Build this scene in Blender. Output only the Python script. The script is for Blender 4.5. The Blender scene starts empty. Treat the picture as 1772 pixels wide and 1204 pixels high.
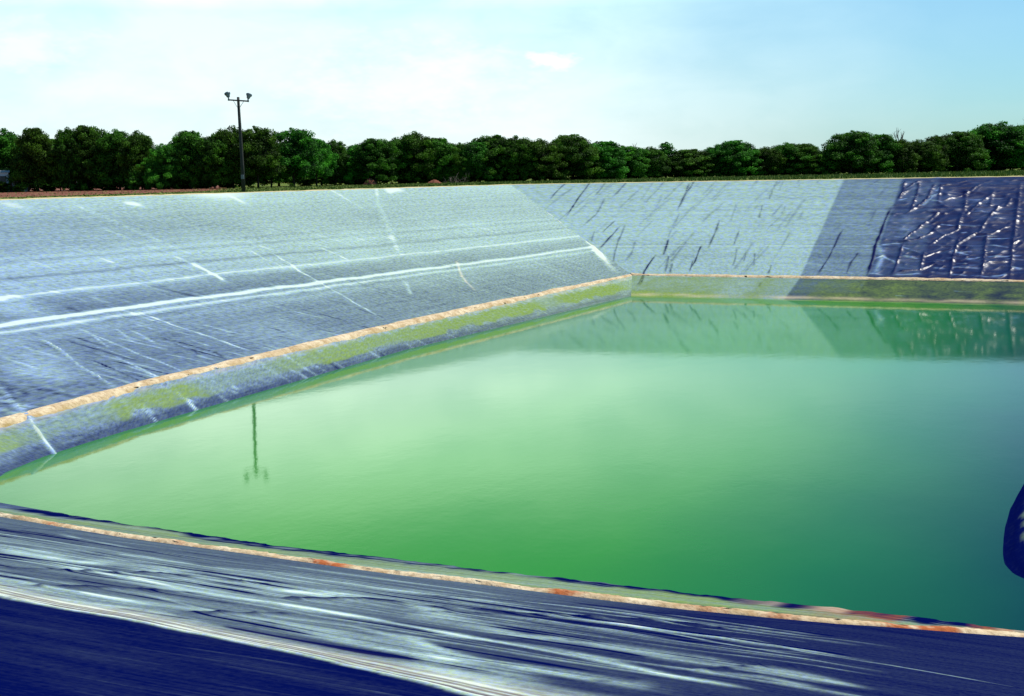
import bpy, bmesh, math, random
import numpy as np
from mathutils import Vector, Matrix
C = bpy.context.scene
col = C.collection
random.seed(7); RNG = np.random.default_rng(7)

# ------------------------------------------------------------------ camera
CAMZ = 12.0
PITCH, ROLL, HEAD = math.radians(7.869), math.radians(1.0624), math.radians(26.037)
FPX = 2179.96                                   # focal length in units of a 1772 wide frame
def _basis():
    cp, sp, cr, sr = math.cos(PITCH), math.sin(PITCH), math.cos(ROLL), math.sin(ROLL)
    f = np.array([0, cp, -sp]); r = np.array([1., 0, 0]); u = np.cross(r, f)
    r2, u2 = cr*r - sr*u, sr*r + cr*u
    ch, sh = math.cos(HEAD), math.sin(HEAD)
    R = np.array([[ch, -sh, 0], [sh, ch, 0], [0, 0, 1]])
    return R@r2, R@u2, R@f
RT, UP, FW = _basis()
cam = bpy.data.cameras.new('camera'); co = bpy.data.objects.new('camera', cam); col.objects.link(co)
cam.sensor_width = 36; cam.lens = 36*FPX/1772; cam.clip_end = 9000; cam.clip_start = .1
M = Matrix.Identity(4)
for i in range(3):
    M[i][0], M[i][1], M[i][2] = RT[i], UP[i], -FW[i]
M[2][3] = CAMZ
co.matrix_world = M
C.camera = co

# ------------------------------------------------------------------ light
SUN_EL, SUN_AZ = math.radians(60), math.radians(38)     # azimuth clockwise from +Y
SKY_STRENGTH = 0.09
w = bpy.data.worlds.new('World'); C.world = w; w.use_nodes = True
nt = w.node_tree; nt.nodes.clear()
def N(t, typ, **kw):
    n = t.nodes.new(typ)
    for k, v in kw.items():
        if hasattr(n, k): setattr(n, k, v)
        else: n.inputs[k].default_value = v
    return n
out = N(nt, 'ShaderNodeOutputWorld'); bg = N(nt, 'ShaderNodeBackground'); bg.inputs['Strength'].default_value = SKY_STRENGTH
sky = N(nt, 'ShaderNodeTexSky'); sky.sky_type = 'NISHITA'; sky.sun_disc = False
sky.sun_elevation = SUN_EL; sky.sun_rotation = SUN_AZ; sky.air_density = 1.0; sky.dust_density = 0.6; sky.ozone_density = 2.0
tc = N(nt, 'ShaderNodeTexCoord')
def math_(t, op, a, b=None, c=None, clamp=False):
    n = t.nodes.new('ShaderNodeMath'); n.operation = op; n.use_clamp = clamp
    for i, v in enumerate((a, b, c)):
        if v is None: continue
        if isinstance(v, (int, float)): n.inputs[i].default_value = v
        else: t.links.new(v, n.inputs[i])
    return n.outputs[0]
def ramp(t, src, stops, interp='LINEAR'):
    n = t.nodes.new('ShaderNodeValToRGB'); n.color_ramp.interpolation = interp
    e = n.color_ramp.elements
    while len(e) < len(stops): e.new(.5)
    for el, (p, c) in zip(e, stops):
        el.position = p; el.color = c if isinstance(c, tuple) else (c, c, c, 1)
    t.links.new(src, n.inputs[0]); return n.outputs[0]
def mixc(t, fac, a, b, typ='MIX'):
    n = t.nodes.new('ShaderNodeMix'); n.data_type = 'RGBA'; n.blend_type = typ
    for i, v in ((0, fac), (6, a), (7, b)):
        if isinstance(v, (int, float)): n.inputs[i].default_value = v
        elif isinstance(v, tuple): n.inputs[i].default_value = v if len(v) == 4 else (*v, 1)
        else: t.links.new(v, n.inputs[i])
    return n.outputs[2]
def noise(t, vec, scale, detail=3, rough=.55, dist=0.):
    n = N(t, 'ShaderNodeTexNoise'); n.inputs['Scale'].default_value = scale; n.inputs['Detail'].default_value = detail
    n.inputs['Roughness'].default_value = rough; n.inputs['Distortion'].default_value = dist
    t.links.new(vec, n.inputs['Vector']); return n.outputs['Fac']
def mapping(t, vec, scale=(1, 1, 1), loc=(0, 0, 0), rot=(0, 0, 0)):
    n = t.nodes.new('ShaderNodeMapping'); n.inputs['Scale'].default_value = scale; n.inputs['Location'].default_value = loc
    n.inputs['Rotation'].default_value = rot
    t.links.new(vec, n.inputs['Vector']); return n.outputs[0]
def dotv(t, vec, v):
    n = t.nodes.new('ShaderNodeVectorMath'); n.operation = 'DOT_PRODUCT'; t.links.new(vec, n.inputs[0]); n.inputs[1].default_value = v
    return n.outputs['Value']
# a thin veil of high cloud lies over the western half of the sky
W_AZ = math.radians(-38)
veil_az = dotv(nt, tc.outputs['Generated'], (math.sin(W_AZ), math.cos(W_AZ), 0))
veil = ramp(nt, veil_az, [(.76, 0.), (.86, .18), (.93, .55), (.975, 1.)])
n1 = noise(nt, mapping(nt, tc.outputs['Generated'], (2.2, 2.2, 6)), 1.6, 5, .5, .2)
n2 = noise(nt, mapping(nt, tc.outputs['Generated'], (5, 5, 12), (3, 1, 0)), 2.2, 5, .55, .3)
cl = math_(nt, 'ADD', math_(nt, 'MULTIPLY', n1, .55), math_(nt, 'MULTIPLY', n2, .45))
patch = ramp(nt, cl, [(.36, .62), (.58, 1.)])
vm = math_(nt, 'MULTIPLY', veil, patch, clamp=True)
sepz = nt.nodes.new('ShaderNodeSeparateXYZ'); nt.links.new(tc.outputs['Generated'], sepz.inputs[0])
tint = mixc(nt, 1., mixc(nt, 1., sky.outputs[0], (0.67, 1.16, 1.40), 'MULTIPLY'), ramp(nt, sepz.outputs[2], [(.13, (1, 1, 1, 1)), (.24, (.34, .60, .62, 1)), (.4, (.25, .46, .55, 1)), (.9, (.8, .8, .75, 1))]), 'MULTIPLY')
VW = 1.0/SKY_STRENGTH
cz = ramp(nt, sepz.outputs[2], [(.03, (.97, 1.10, 1.10, 1)), (.075, (.95, 1.15, 1.17, 1)), (.125, (.88, 1.2, 1.25, 1)), (.165, (1.8, 2.2, 1.9, 1)), (.225, (1.35, 1.85, 1.45, 1)), (.30, (.38, .58, .48, 1)), (.44, (.15, .30, .30, 1))])  # bright bank above the frame is added to whiten the water's reflection
bank = nt.nodes.new('ShaderNodeVectorMath'); bank.operation = 'SCALE'; nt.links.new(cz, bank.inputs[0]); bank.inputs['Scale'].default_value = VW  # added bright cloud bank, above the frame
skyc = mixc(nt, vm, tint, bank.outputs[0])
def puff(skyc, px, size, amt, seed):                # one small bright cloud where the photo has it
    d = FW*FPX + RT*(px[0]-886) + UP*(602-px[1]); d = d/np.linalg.norm(d)
    sub = nt.nodes.new('ShaderNodeVectorMath'); sub.operation = 'SUBTRACT'; nt.links.new(tc.outputs['Generated'], sub.inputs[0]); sub.inputs[1].default_value = tuple(d)
    ln = nt.nodes.new('ShaderNodeVectorMath'); ln.operation = 'LENGTH'; nt.links.new(mapping(nt, sub.outputs[0], (1/size, 1/size, 2.6/size)), ln.inputs[0])
    nz = noise(nt, mapping(nt, tc.outputs['Generated'], (30, 30, 70), (seed, 0, 0)), 1.6, 5, .6)
    m = ramp(nt, math_(nt, 'ADD', ln.outputs['Value'], math_(nt, 'MULTIPLY', math_(nt, 'SUBTRACT', nz, .5), 2.4)), [(.2, amt), (1., 0.)])
    return mixc(nt, m, skyc, (1.25*VW, 1.3*VW, 1.3*VW))
skyc = puff(skyc, (955, 105), .022, .8, 1); skyc = puff(skyc, (40, 85), .05, .3, 2); skyc = puff(skyc, (700, 140), .10, .3, 3)
nt.links.new(skyc, bg.inputs['Color']); nt.links.new(bg.outputs[0], out.inputs['Surface'])

sl = bpy.data.lights.new('sun', 'SUN'); sl.energy = 4.6; sl.angle = math.radians(.53); sl.color = (1., .95, .86)
so = bpy.data.objects.new('sun', sl); col.objects.link(so)
sd = Vector((math.sin(SUN_AZ)*math.cos(SUN_EL), math.cos(SUN_AZ)*math.cos(SUN_EL), math.sin(SUN_EL)))
so.rotation_euler = sd.to_track_quat('Z', 'Y').to_euler(); so.location = sd*200
C.view_settings.view_transform = 'Standard'; C.view_settings.look = 'None'
C.view_settings.exposure = 0.0; C.view_settings.gamma = 1
C.cycles.max_bounces = 6; C.cycles.transparent_max_bounces = 6

# ------------------------------------------------------------------ helpers
def tag(o, label, cat, group=None, kind=None):
    o['label'] = label; o['category'] = cat
    if group: o['group'] = group
    if kind: o['kind'] = kind
    return o
def empty(name, loc):
    o = bpy.data.objects.new(name, None); o.location = loc; o.empty_display_size = .3; col.objects.link(o); return o
def link(name, me, parent=None):
    o = bpy.data.objects.new(name, me); col.objects.link(o)
    if parent: o.parent = parent
    return o
def mesh_np(name, V, F, mats=(), smooth=False, attrs=None, uv=None):
    """V (n,3), F (m,k) quads or triangles, per point float attributes, per point uv"""
    V = np.asarray(V, np.float32); F = np.asarray(F, np.int32)
    me = bpy.data.meshes.new(name); k = F.shape[1]
    me.vertices.add(len(V)); me.vertices.foreach_set('co', V.ravel())
    me.loops.add(F.size); me.loops.foreach_set('vertex_index', F.ravel())
    me.polygons.add(len(F)); me.polygons.foreach_set('loop_start', np.arange(0, F.size, k, dtype=np.int32))
    me.polygons.foreach_set('loop_total', np.full(len(F), k, np.int32))
    if smooth: me.polygons.foreach_set('use_smooth', np.ones(len(F), bool))
    if uv is not None:
        l = me.uv_layers.new(name='UVMap'); l.data.foreach_set('uv', np.asarray(uv, np.float32)[F.ravel()].ravel())
    for n, a in (attrs or {}).items():
        at = me.attributes.new(n, 'FLOAT', 'POINT'); at.data.foreach_set('value', np.asarray(a, np.float32))
    me.update(calc_edges=True)
    for m in mats: me.materials.append(m)
    return me
class MB:
    """collects closed tubes, boxes and lathes; builds ONE mesh"""
    def __init__(s): s.bm = bmesh.new()
    def tube(s, pts, rads, n=8, cap=True):
        pts = [Vector(p) for p in pts]; rings = []
        for i, p in enumerate(pts):
            d = (pts[min(i+1, len(pts)-1)] - pts[max(i-1, 0)]).normalized()
            a = d.cross(Vector((0, 0, 1)) if abs(d.z) < .9 else Vector((1, 0, 0))).normalized(); b = d.cross(a)
            rings.append([s.bm.verts.new(p + (a*math.cos(2*math.pi*k/n) + b*math.sin(2*math.pi*k/n))*rads[i]) for k in range(n)])
        for r0, r1 in zip(rings, rings[1:]):
            for k in range(n): s.bm.faces.new((r0[k], r0[(k+1) % n], r1[(k+1) % n], r1[k])).smooth = True
        if cap: s.bm.faces.new(rings[0][::-1]); s.bm.faces.new(rings[-1])
        return s
    def box(s, c, size, rot=None, bev=0.):
        r = bmesh.ops.create_cube(s.bm, size=1.)
        m = Matrix.Translation(c) @ (rot.to_4x4() if rot else Matrix.Identity(4)) @ Matrix.Diagonal((*size, 1))
        bmesh.ops.transform(s.bm, matrix=m, verts=r['verts'])
        if bev:
            es = list({e for v in r['verts'] for e in v.link_edges})
            bmesh.ops.bevel(s.bm, geom=es, offset=bev, segments=2, affect='EDGES', profile=.5)
        return s
    def poly(s, rings, cap=True, smooth=False):
        rr = [[s.bm.verts.new(p) for p in r] for r in rings]; n = len(rr[0])
        for a, b in zip(rr, rr[1:]):
            for k in range(n): s.bm.faces.new((a[k], a[(k+1) % n], b[(k+1) % n], b[k])).smooth = smooth
        if cap: s.bm.faces.new(rr[0][::-1]); s.bm.faces.new(rr[-1])
        return s
    def build(s, name, mat, parent=None):
        me = bpy.data.meshes.new(name); bmesh.ops.recalc_face_normals(s.bm, faces=s.bm.faces[:]); s.bm.to_mesh(me); s.bm.free()
        me.materials.append(mat); return link(name, me, parent)
def ray(p):
    d = FW*FPX + RT*(p[0]-886) + UP*(602-p[1]); return d/np.linalg.norm(d)
def onz(p, z):
    r = ray(p); return np.array([0, 0, CAMZ]) + r*((z-CAMZ)/r[2])
def onplane(p, P0, n):
    r = ray(p); o = np.array([0, 0, CAMZ]); return o + r*(((P0-o)@n)/(r@n))
def inter(a, b, c, d):
    A = np.array([b[:2]-a[:2], -(d[:2]-c[:2])]).T; t = np.linalg.solve(A, c[:2]-a[:2]); return a[:2] + t[0]*(b[:2]-a[:2])

# ------------------------------------------------------------------ materials
def mat(name):
    m = bpy.data.materials.new(name); m.use_nodes = True; t = m.node_tree
    return m, t, t.nodes['Principled BSDF']
def plain(name, c, rough=.6, var=.25, scale=3., metal=0.):
    m, t, b = mat(name); g = N(t, 'ShaderNodeTexCoord')
    n = noise(t, g.outputs['Object'], scale, 4)
    t.links.new(mixc(t, n, tuple(x*(1-var) for x in c), tuple(min(1, x*(1+var)) for x in c)), b.inputs['Base Color'])
    b.inputs['Roughness'].default_value = rough; b.inputs['Metallic'].default_value = metal
    return m
def attr(t, n):
    a = t.nodes.new('ShaderNodeAttribute'); a.attribute_name = n; return a.outputs['Fac']

CLEAN = (0.0010, 0.0040, 0.066)
DUST = (0.43, 0.62, 0.47)
def liner_material(name, streak, gs=1., amp=.5, dustc=DUST, grain=2.1, gsc=2.5, coolc=(.32, .49, .64)):
    """dark plastic sheet under pale dust: dust amount = attribute + stretched streak noise + fine grain"""
    m, t, b = mat(name)
    uv = t.nodes.new('ShaderNodeUVMap').outputs[0]
    d = attr(t, 'dust')
    s1 = noise(t, mapping(t, uv, streak), gs, 5, .6, .3)
    s2 = noise(t, mapping(t, uv, tuple(4.3*x for x in streak), (7, 3, 0)), gs, 4, .6)
    g = noise(t, uv, gsc, 3, .75)
    big = noise(t, uv, .09, 4, .6)
    def cen(x, a): return math_(t, 'MULTIPLY', math_(t, 'SUBTRACT', x, .5), a)
    var = math_(t, 'ADD', cen(s1, amp*1.3), math_(t, 'ADD', cen(s2, amp*1.3), math_(t, 'ADD', cen(g, grain), cen(big, .5))))
    # noise bites hardest where there is some dust to move about
    k = math_(t, 'MULTIPLY_ADD', d, 1.1, .015, clamp=True)
    f = math_(t, 'MULTIPLY_ADD', var, k, d, clamp=True)
    f = math_(t, 'MULTIPLY', f, math_(t, 'SUBTRACT', 1., attr(t, 'fold'), clamp=True), clamp=True)
    c = mixc(t, f, CLEAN, mixc(t, attr(t, 'cool'), dustc, coolc))
    ch = noise(t, uv, gsc*1.3, 2, .6)                     # fine mixed tan and blue speckle in the dust
    c = mixc(t, math_(t, 'MULTIPLY', f, .50), c, mixc(t, ramp(t, ch, [(.43, 0.), (.57, 1.)]), (.40, .56, .27), (.32, .45, .92)))
    c = mixc(t, ramp(t, d, [(.82, 0.), (1.1, .8)]), c, (.66, .76, .70))
    alg = math_(t, 'MULTIPLY', attr(t, 'algae'), ramp(t, noise(t, mapping(t, uv, (1., 2.2, 1)), 1.4, 4, .65), [(.25, .35), (.6, 1.)]), clamp=True)
    c = mixc(t, alg, c, mixc(t, noise(t, uv, 3., 3), (.09, .15, .035), (.31, .46, .10)))
    san = math_(t, 'MULTIPLY', attr(t, 'sand'), ramp(t, noise(t, mapping(t, uv, (.5, 4, 1)), 1.2, 5, .65), [(.3, .45), (.55, 1.)]), clamp=True)
    c = mixc(t, san, c, mixc(t, noise(t, uv, 2.2, 4), (.60, .44, .24), (.86, .76, .58)))
    rus = math_(t, 'MULTIPLY', attr(t, 'rust'), ramp(t, noise(t, mapping(t, uv, (1., 3, 1)), 1.0, 4, .6), [(.35, .2), (.6, 1.)]), clamp=True)
    c = mixc(t, rus, c, (.42, .13, .035))
    t.links.new(c, b.inputs['Base Color'])
    t.links.new(math_(t, 'SUBTRACT', math_(t, 'MULTIPLY_ADD', f, .35, .55, clamp=True), math_(t, 'MULTIPLY', attr(t, 'gloss'), .25), clamp=True), b.inputs['Roughness'])
    t.links.new(math_(t, 'MULTIPLY', attr(t, 'gloss'), .30), b.inputs['Specular IOR Level'])
    bp = t.nodes.new('ShaderNodeBump'); bp.inputs['Strength'].default_value = .35; bp.inputs['Distance'].default_value = .05
    t.links.new(math_(t, 'ADD', s2, g), bp.inputs['Height']); t.links.new(bp.outputs[0], b.inputs['Normal'])
    return m

# ------------------------------------------------------------------ the basin: waterlines and rims
H = 10.63
lw0, lw1 = onz((215, 746), 0)[:2], onz((1040, 524.5), 0)[:2]
fw0, fw1 = onz((1110, 512.5), 0)[:2], onz((1768, 527), 0)[:2]
lr0, lr1 = onz((0, 345.5), H)[:2], onz((840, 320), H)[:2]
fr0, fr1 = onz((900, 319.5), H)[:2], onz((1767, 305.3), H)[:2]
CW = onz((1092, 512.3), 0)[:2]                     # far left corner at the water
CR = onz((884, 319.6), H)[:2]                     # and at the rim
def ext(a, b, t): return a + (b-a)*t
FWE = inter(CW, fw1, np.array([-2.4, 0.]), np.array([-2.4, 1.]))
FRE = inter(CR, fr1, np.array([30., 0.]), np.array([30., 1.]))
NY, NR = 33.25, 33.25-4.08*H                        # near waterline and rim
ZB = 1.34                                           # height of the silt ledge; the bank below it is steeper
arc_w = [np.array(p, float) for p in ((-35.5, 33.1), (-38.0, 33.3), (-40.4, 34.7), (-41.8, 37.0), (-42.6, 39.8), (-42.95, 42.6))]
lrx = inter(lr0, lr1, np.array([0, 20.]), np.array([1., 20.]))
arc_r = [np.array(p, float) for p in ((-70, NR), (-74, NR+1), (-76.6, NR+4), (-77.4, NR+10), (lrx[0], 6), (lrx[0], 13))]
left_w = arc_w + [lw0, onz((699, 606), 0)[:2], lw1, CW]
left_r = arc_r + [lrx, ext(lrx, CR, .42), ext(lrx, CR, .82), CR]
BC = np.array((-46.0, 122.9))
left_b = [w_ + (r_-w_)/np.linalg.norm(r_-w_)*k for w_, r_, k in zip(arc_w, arc_r, (7.0, 6.2, 4.8, 3.5, 2.8, 2.5))] + [onz((235, 668), ZB)[:2], onz((699, 560), ZB)[:2], np.array((-46.4, 104.)), BC]
def resample(P, step):
    P = np.array(P); seg = np.linalg.norm(np.diff(P, axis=0), axis=1); s = np.r_[0, np.cumsum(seg)]
    n = max(2, int(s[-1]/step)); q = np.linspace(0, s[-1], n+1)
    return s, q
def loft(Wp, Bp, Rp, step, dv, vlo, zb):
    """ruled bank from the waterline path over the ledge path to the rim path; returns grid points, uv (metres)"""
    Wp, Bp, Rp = np.array(Wp), np.array(Bp), np.array(Rp)
    s, q = resample((Wp+Rp)/2, step)
    I = lambda A: np.stack([np.interp(q, s, A[:, i]) for i in (0, 1)], 1)[:, None, :]
    Wq, Bq, Rq = I(Wp), I(Bp), I(Rp)
    L = np.mean(np.hypot(np.linalg.norm(Bq-Rq, axis=2), H-zb)); Lb = np.mean(np.hypot(np.linalg.norm(Bq-Wq, axis=2), zb))
    lo = np.linspace(-.7, 1, int(1.7*Lb/dv)+2)[:-1]; hi = np.linspace(0, 1, int(L/dv)+1)
    Pl = Wq*(1-lo)[None, :, None] + Bq*lo[None, :, None]; Ph = Bq*(1-hi)[None, :, None] + Rq*hi[None, :, None]
    z = np.r_[lo*zb, zb+hi*(H-zb)]; P = np.zeros((len(q), len(z), 3)); P[..., :2] = np.concatenate([Pl, Ph], 1); P[..., 2] = z
    U = np.stack(np.broadcast_arrays(q[:, None], np.r_[lo*Lb, Lb+hi*L][None, :]), -1).copy()
    return P, U
def gridfaces(a, b):
    i = np.arange(a*b).reshape(a, b)
    return np.stack([i[:-1, :-1], i[1:, :-1], i[1:, 1:], i[:-1, 1:]], -1).reshape(-1, 4)
class Sheet:
    def __init__(s, Wp, Rp, step, dv, nrm, Bp=None, zb=1.06):
        if Bp is None: Bp = np.array(Wp) + (np.array(Rp)-np.array(Wp))*zb/H
        s.P, s.U = loft(Wp, Bp, Rp, step, dv, 0, zb); k0 = np.argmin(np.abs(s.P[0, :, 2]-zb)); s.sh = s.P.shape[:2]
        z = lambda: np.zeros(s.sh)
        s.A = dict(cool=z(), gloss=z(), dust=z(), fold=z(), algae=z(), sand=z(), rust=z()); s.disp = z()
        s.n = np.array(nrm)/np.linalg.norm(nrm)
        a, b, c = s.P[s.sh[0]//3, k0], s.P[-1, k0], s.P[s.sh[0]//2, -1]
        n = np.cross(b-a, c-a); s.pn = n/np.linalg.norm(n); s.p0 = a
    def pts(s, px): return np.array([onplane(p, s.p0, s.pn)[:2] for p in px])
    def stroke(s, px=None, wd=.2, amt=.5, ch='dust', h=0., xy=None, wob=0., taper=True, mode='add', brk=1.):
        q = s.pts(px) if xy is None else np.array(xy)
        if wob and len(q) > 1:                       # a slightly wandering line
            qq = [q[0]]
            for a, b in zip(q, q[1:]):
                n = max(2, int(np.linalg.norm(b-a)/1.2)); t = np.linspace(0, 1, n+1)[1:]
                seg = a + (b-a)*t[:, None]; per = np.array([-(b-a)[1], (b-a)[0]])/np.linalg.norm(b-a)
                o = np.cumsum(RNG.normal(0, wob, n))*np.sin(np.pi*t)
                qq += list(seg + per*o[:, None])
            q = np.array(qq)
        lens = np.linalg.norm(np.diff(q, axis=0), axis=1); tot = lens.sum(); acc = 0
        X, Y = s.P[..., 0], s.P[..., 1]
        pad = wd*3
        m = (X > q[:, 0].min()-pad) & (X < q[:, 0].max()+pad) & (Y > q[:, 1].min()-pad) & (Y < q[:, 1].max()+pad)
        if not m.any(): return
        x, y = X[m], Y[m]; best = np.full(len(x), 1e9); tt = np.zeros(len(x))
        for a, b, l in zip(q, q[1:], lens):
            d = b-a; t = np.clip(((x-a[0])*d[0] + (y-a[1])*d[1])/(l*l+1e-9), 0, 1)
            dd = np.hypot(x-a[0]-t*d[0], y-a[1]-t*d[1]); k = dd < best
            best[k] = dd[k]; tt[k] = (acc + t[k]*l)/tot
            acc += l
        sd_ = RNG.uniform(0, 900); al = tt*tot
        wl = wd*(.55+.8*vnoise(al*.9+sd_, 5)); g = np.exp(-(best/wl)**2)*(1-brk + brk*(.45+.95*vnoise(al*1.7+sd_, 9)))
        if taper: g = g*np.clip(np.minimum(tt, 1-tt)*7+.15, 0, 1)
        if mode == 'max': s.A[ch][m] = np.maximum(s.A[ch][m], g*amt)
        else: s.A[ch][m] += g*amt
        if h: s.disp[m] += g*h
    def blob(s, px, rx, ry, amt, ch='dust'):
        c = s.pts([px])[0]; s.A[ch] += amt*np.exp(-((s.P[..., 0]-c[0])/rx)**2 - ((s.P[..., 1]-c[1])/ry)**2)
    def build(s, name, m):
        P = s.P + s.n*s.disp[..., None]
        A = {k: np.clip(v, -1, 1.2).ravel() for k, v in s.A.items()}
        me = mesh_np(name, P.reshape(-1, 3), gridfaces(*s.sh), [m], True, A, s.U.reshape(-1, 2))
        return link(name, me)
def vnoise(x, seed=0):
    """smooth 1-D value noise"""
    r = np.random.default_rng(seed).random(4096); i = np.floor(x).astype(int); f = x-i; f = f*f*(3-2*f)
    return r[i % 4096]*(1-f) + r[(i+1) % 4096]*f
def sstep(a, b, x): t = np.clip((x-a)/(b-a), 0, 1); return t*t*(3-2*t)

# ---- left slope -------------------------------------------------------
m_left = liner_material('dusty_liner_left', (.05, 1.3, 1), 1., .5)
S = Sheet(left_w, left_r, .22, .12, (1, 0, 3.2), left_b, ZB)
Z, Yc, Xc = S.P[..., 2], S.P[..., 1], S.P[..., 0]
# dust bands at constant height, read at the photo's left edge
prof = [(346, .80), (362, .72), (374, .60), (400, .52), (430, .56), (445, .62), (450, .80), (457, .58), (465, .82), (474, .66), (481, .70), (486, .40), (493, .74), (505, .66), (514, .66),
        (519, .95), (528, .50), (540, .40), (557, .34), (562, .36), (565, .98), (570, 1.0), (573, .45), (577, .45), (580, .85), (583, .8), (588, .36), (598, .46), (612, .34), (640, .28), (690, .26), (735, .34), (760, .3), (800, .15)]
pz = np.array([onplane((0, y), S.p0, S.pn)[2] for y, _ in prof])[::-1]; pv = np.array([v for _, v in prof])[::-1]
base = np.interp(Z, pz, pv); base = .5 + (base-.5)*1.3 + .12*np.clip(base-.8, 0, 1)
S.A['cool'] += sstep(98, 52, Yc)
far = sstep(55, 135, Yc)                            # farther along the wall the dust lies paler and more even
upm = sstep(1.2, 4.5, Z)
S.A['dust'] += .86*(base+.11*sstep(4., 3.6, Z))*(1-.35*far) + .35*far*(.50+.22*upm)*(.78+.22*sstep(3.7, 4.4, Z)) + .06*far
def Lw(px, wd=.12, amt=.6, h=.015, **k): S.stroke(px, wd*.7, amt*.88, 'dust', h, **k)
Lw([(470, 445), (545, 487), (600, 515), (665, 550)], .13, .75, wob=.03)
Lw([(330, 455), (392, 489)], .28, .9); Lw([(300, 447), (335, 460)], .35, .4)
Lw([(240, 535), (345, 572), (440, 608)], .15, .85, wob=.04)
Lw([(555, 440), (605, 459)], .2, .6); Lw([(430, 440), (490, 468)], .12, .4)
Lw([(195, 528), (245, 540)], .12, .45)
Lw([(70, 580), (110, 605), (135, 628), (160, 645), (205, 675)], .13, .75, .1, wob=.05)
Lw([(0, 672), (20, 700), (40, 722), (60, 745), (108, 780)], .15, 1., .12, wob=.05)
Lw([(135, 560), (200, 590), (320, 645)], .12, .65, wob=.05)
Lw([(225, 565), (272, 589)], .12, .6); Lw([(240, 576), (268, 587)], .1, .5); Lw([(200, 562), (236, 590)], .1, .5)
Lw([(200, 613), (285, 660)], .12, .6, wob=.04); Lw([(212, 628), (280, 655)], .1, .5); Lw([(160, 575), (190, 598)], .09, .5)
Lw([(245, 690), (262, 702)], .16, .6); Lw([(300, 668), (380, 712)], .12, .6); Lw([(360, 660), (430, 690)], .1, .6); Lw([(235, 690), (290, 722)], .1, .6)
Lw([(400, 655), (412, 658)], .2, .7); Lw([(510, 625), (560, 645)], .1, .5); Lw([(320, 676), (345, 695)], .12, .5)
Lw([(545, 350), (640, 395)], .3, .25); Lw([(500, 335), (575, 352)], .3, .25); Lw([(110, 360), (330, 445)], .4, .22); Lw([(170, 400), (280, 438)], .4, .18); Lw([(380, 358), (440, 382)], .4, .2)
Lw([(640, 335), (650, 350), (655, 380), (690, 450), (740, 470)], .45, .2); Lw([(700, 490), (712, 512)], .2, .45)
Lw([(790, 462), (800, 485), (822, 505)], .14, .3); S.stroke([(790, 462), (800, 485), (822, 505)], .12, .5, 'sand')
S.stroke([(675, 372), (682, 356), (687, 336)], .5, .35, 'dust'); S.blob((682, 366), 1.1, 1.0, .3); S.blob((232, 371), .9, .8, .4); S.blob((25, 366), 1.6, 1., .2); S.blob((365, 358), 3.5, 3.5, .25)
S.blob((75, 640), 1.8, 1.5, .35); S.blob((60, 610), 2.2, 1.5, .2); S.blob((480, 575), 3, 4, .14); S.blob((15, 520), 3, 2., .35)
S.stroke([(158, 617), (203, 640)], .12, 1.2, 'fold', -.02); S.stroke([(203, 640), (248, 663)], .06, .8, 'fold')
for px, wd in (([(330, 600), (345, 612)], .12), ([(370, 605), (395, 625)], .12), ([(300, 590), (330, 605)], .08), ([(0, 655), (30, 690)], .14), ([(15, 665), (60, 695)], .12)):
    S.stroke(px, wd, .6, 'fold')
for k in range(460):                                # many small downslope scuffs
    z0 = random.uniform(.2, 1)**1.3*9.5; y0 = random.uniform(38, 120)
    ln = random.uniform(1., 5.5)*(1 if z0 < 4.2 else 1.3); x0 = -43.6 - 3.2*z0
    low = z0 < 4.2
    a = random.uniform(.1, .42 if low else .2)
    if random.random() < .3: a = -a*.8
    if y0 > 75: a *= .55
    S.stroke(None, random.uniform(.05, .12) if low else random.uniform(.08, .25), a, 'dust', 0, xy=[(x0, y0), (x0+ln*.95, y0+ln*random.uniform(.0, .22))], wob=.03)
def v2(x, y, seed):
    r = np.random.default_rng(seed).random((256, 256)); i, j = np.floor(x).astype(int), np.floor(y).astype(int); a, b = x-i, y-j; a = a*a*(3-2*a); b = b*b*(3-2*b)
    g = lambda p, q: r[p % 256, q % 256]
    return (g(i, j)*(1-a)+g(i+1, j)*a)*(1-b) + (g(i, j+1)*(1-a)+g(i+1, j+1)*a)*b
lower = sstep(1.36, 1.26, Z)                        # below the ledge: scum stripe with breaks at the sheet joints, dark wet foot
ph = vnoise(Yc*.16, 3); br = vnoise(Yc*.55+40, 4); br2 = vnoise(Yc*2.1, 6)
w1 = v2(Yc*.9, Z*5, 12); w2 = v2(Yc*2.6+9, Z*9, 13)
S.A['algae'] += sstep(.20+.3*w1, .36+.3*w1, Z)*sstep(1.22, .95, Z+.3*(w2-.5))*(.30+.62*sstep(.25, .5, ph)) + .25*far*lower
S.A['dust'] += lower*(.05+.14*w2 - .17*sstep(.42, .10, Z+.26*(w1-.5))*(.3+w2))
S.A['sand'] += .35*np.exp(-((Z-1.20)/.12)**2)*w1
for k in range(14):
    y0 = random.uniform(45, 110); S.stroke(None, random.uniform(.05, .1), random.uniform(.12, .45), 'dust', .05, xy=[(-46.2, y0-.3), (-45., y0), (-44., y0+.3)])
S.disp += sstep(ZB+.1, ZB+1.2, Z)*sstep(H, H-1., Z)*(.13*v2(S.U[..., 0]*.33, S.U[..., 1]*.5, 14) + .05*v2(S.U[..., 0]*.9+S.U[..., 1]*.4, S.U[..., 1]*1.5, 15) + .03*(1-np.abs(2*v2(S.U[..., 0]*.5+S.U[..., 1]*.15, S.U[..., 1]*.12, 16)-1))**6 - .1)
S.stroke([(884, 321), (930, 358), (1000, 418), (1062, 472)], .42, 1.1, 'dust', .06, brk=.3); S.stroke([(884, 321), (930, 358), (1000, 418), (1062, 472)], .35, .35, 'sand')
tag(S.build('slope_left', m_left), 'long pale grey dusty lined slope with white bands, left of the water', 'slope', None, 'structure')

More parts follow.
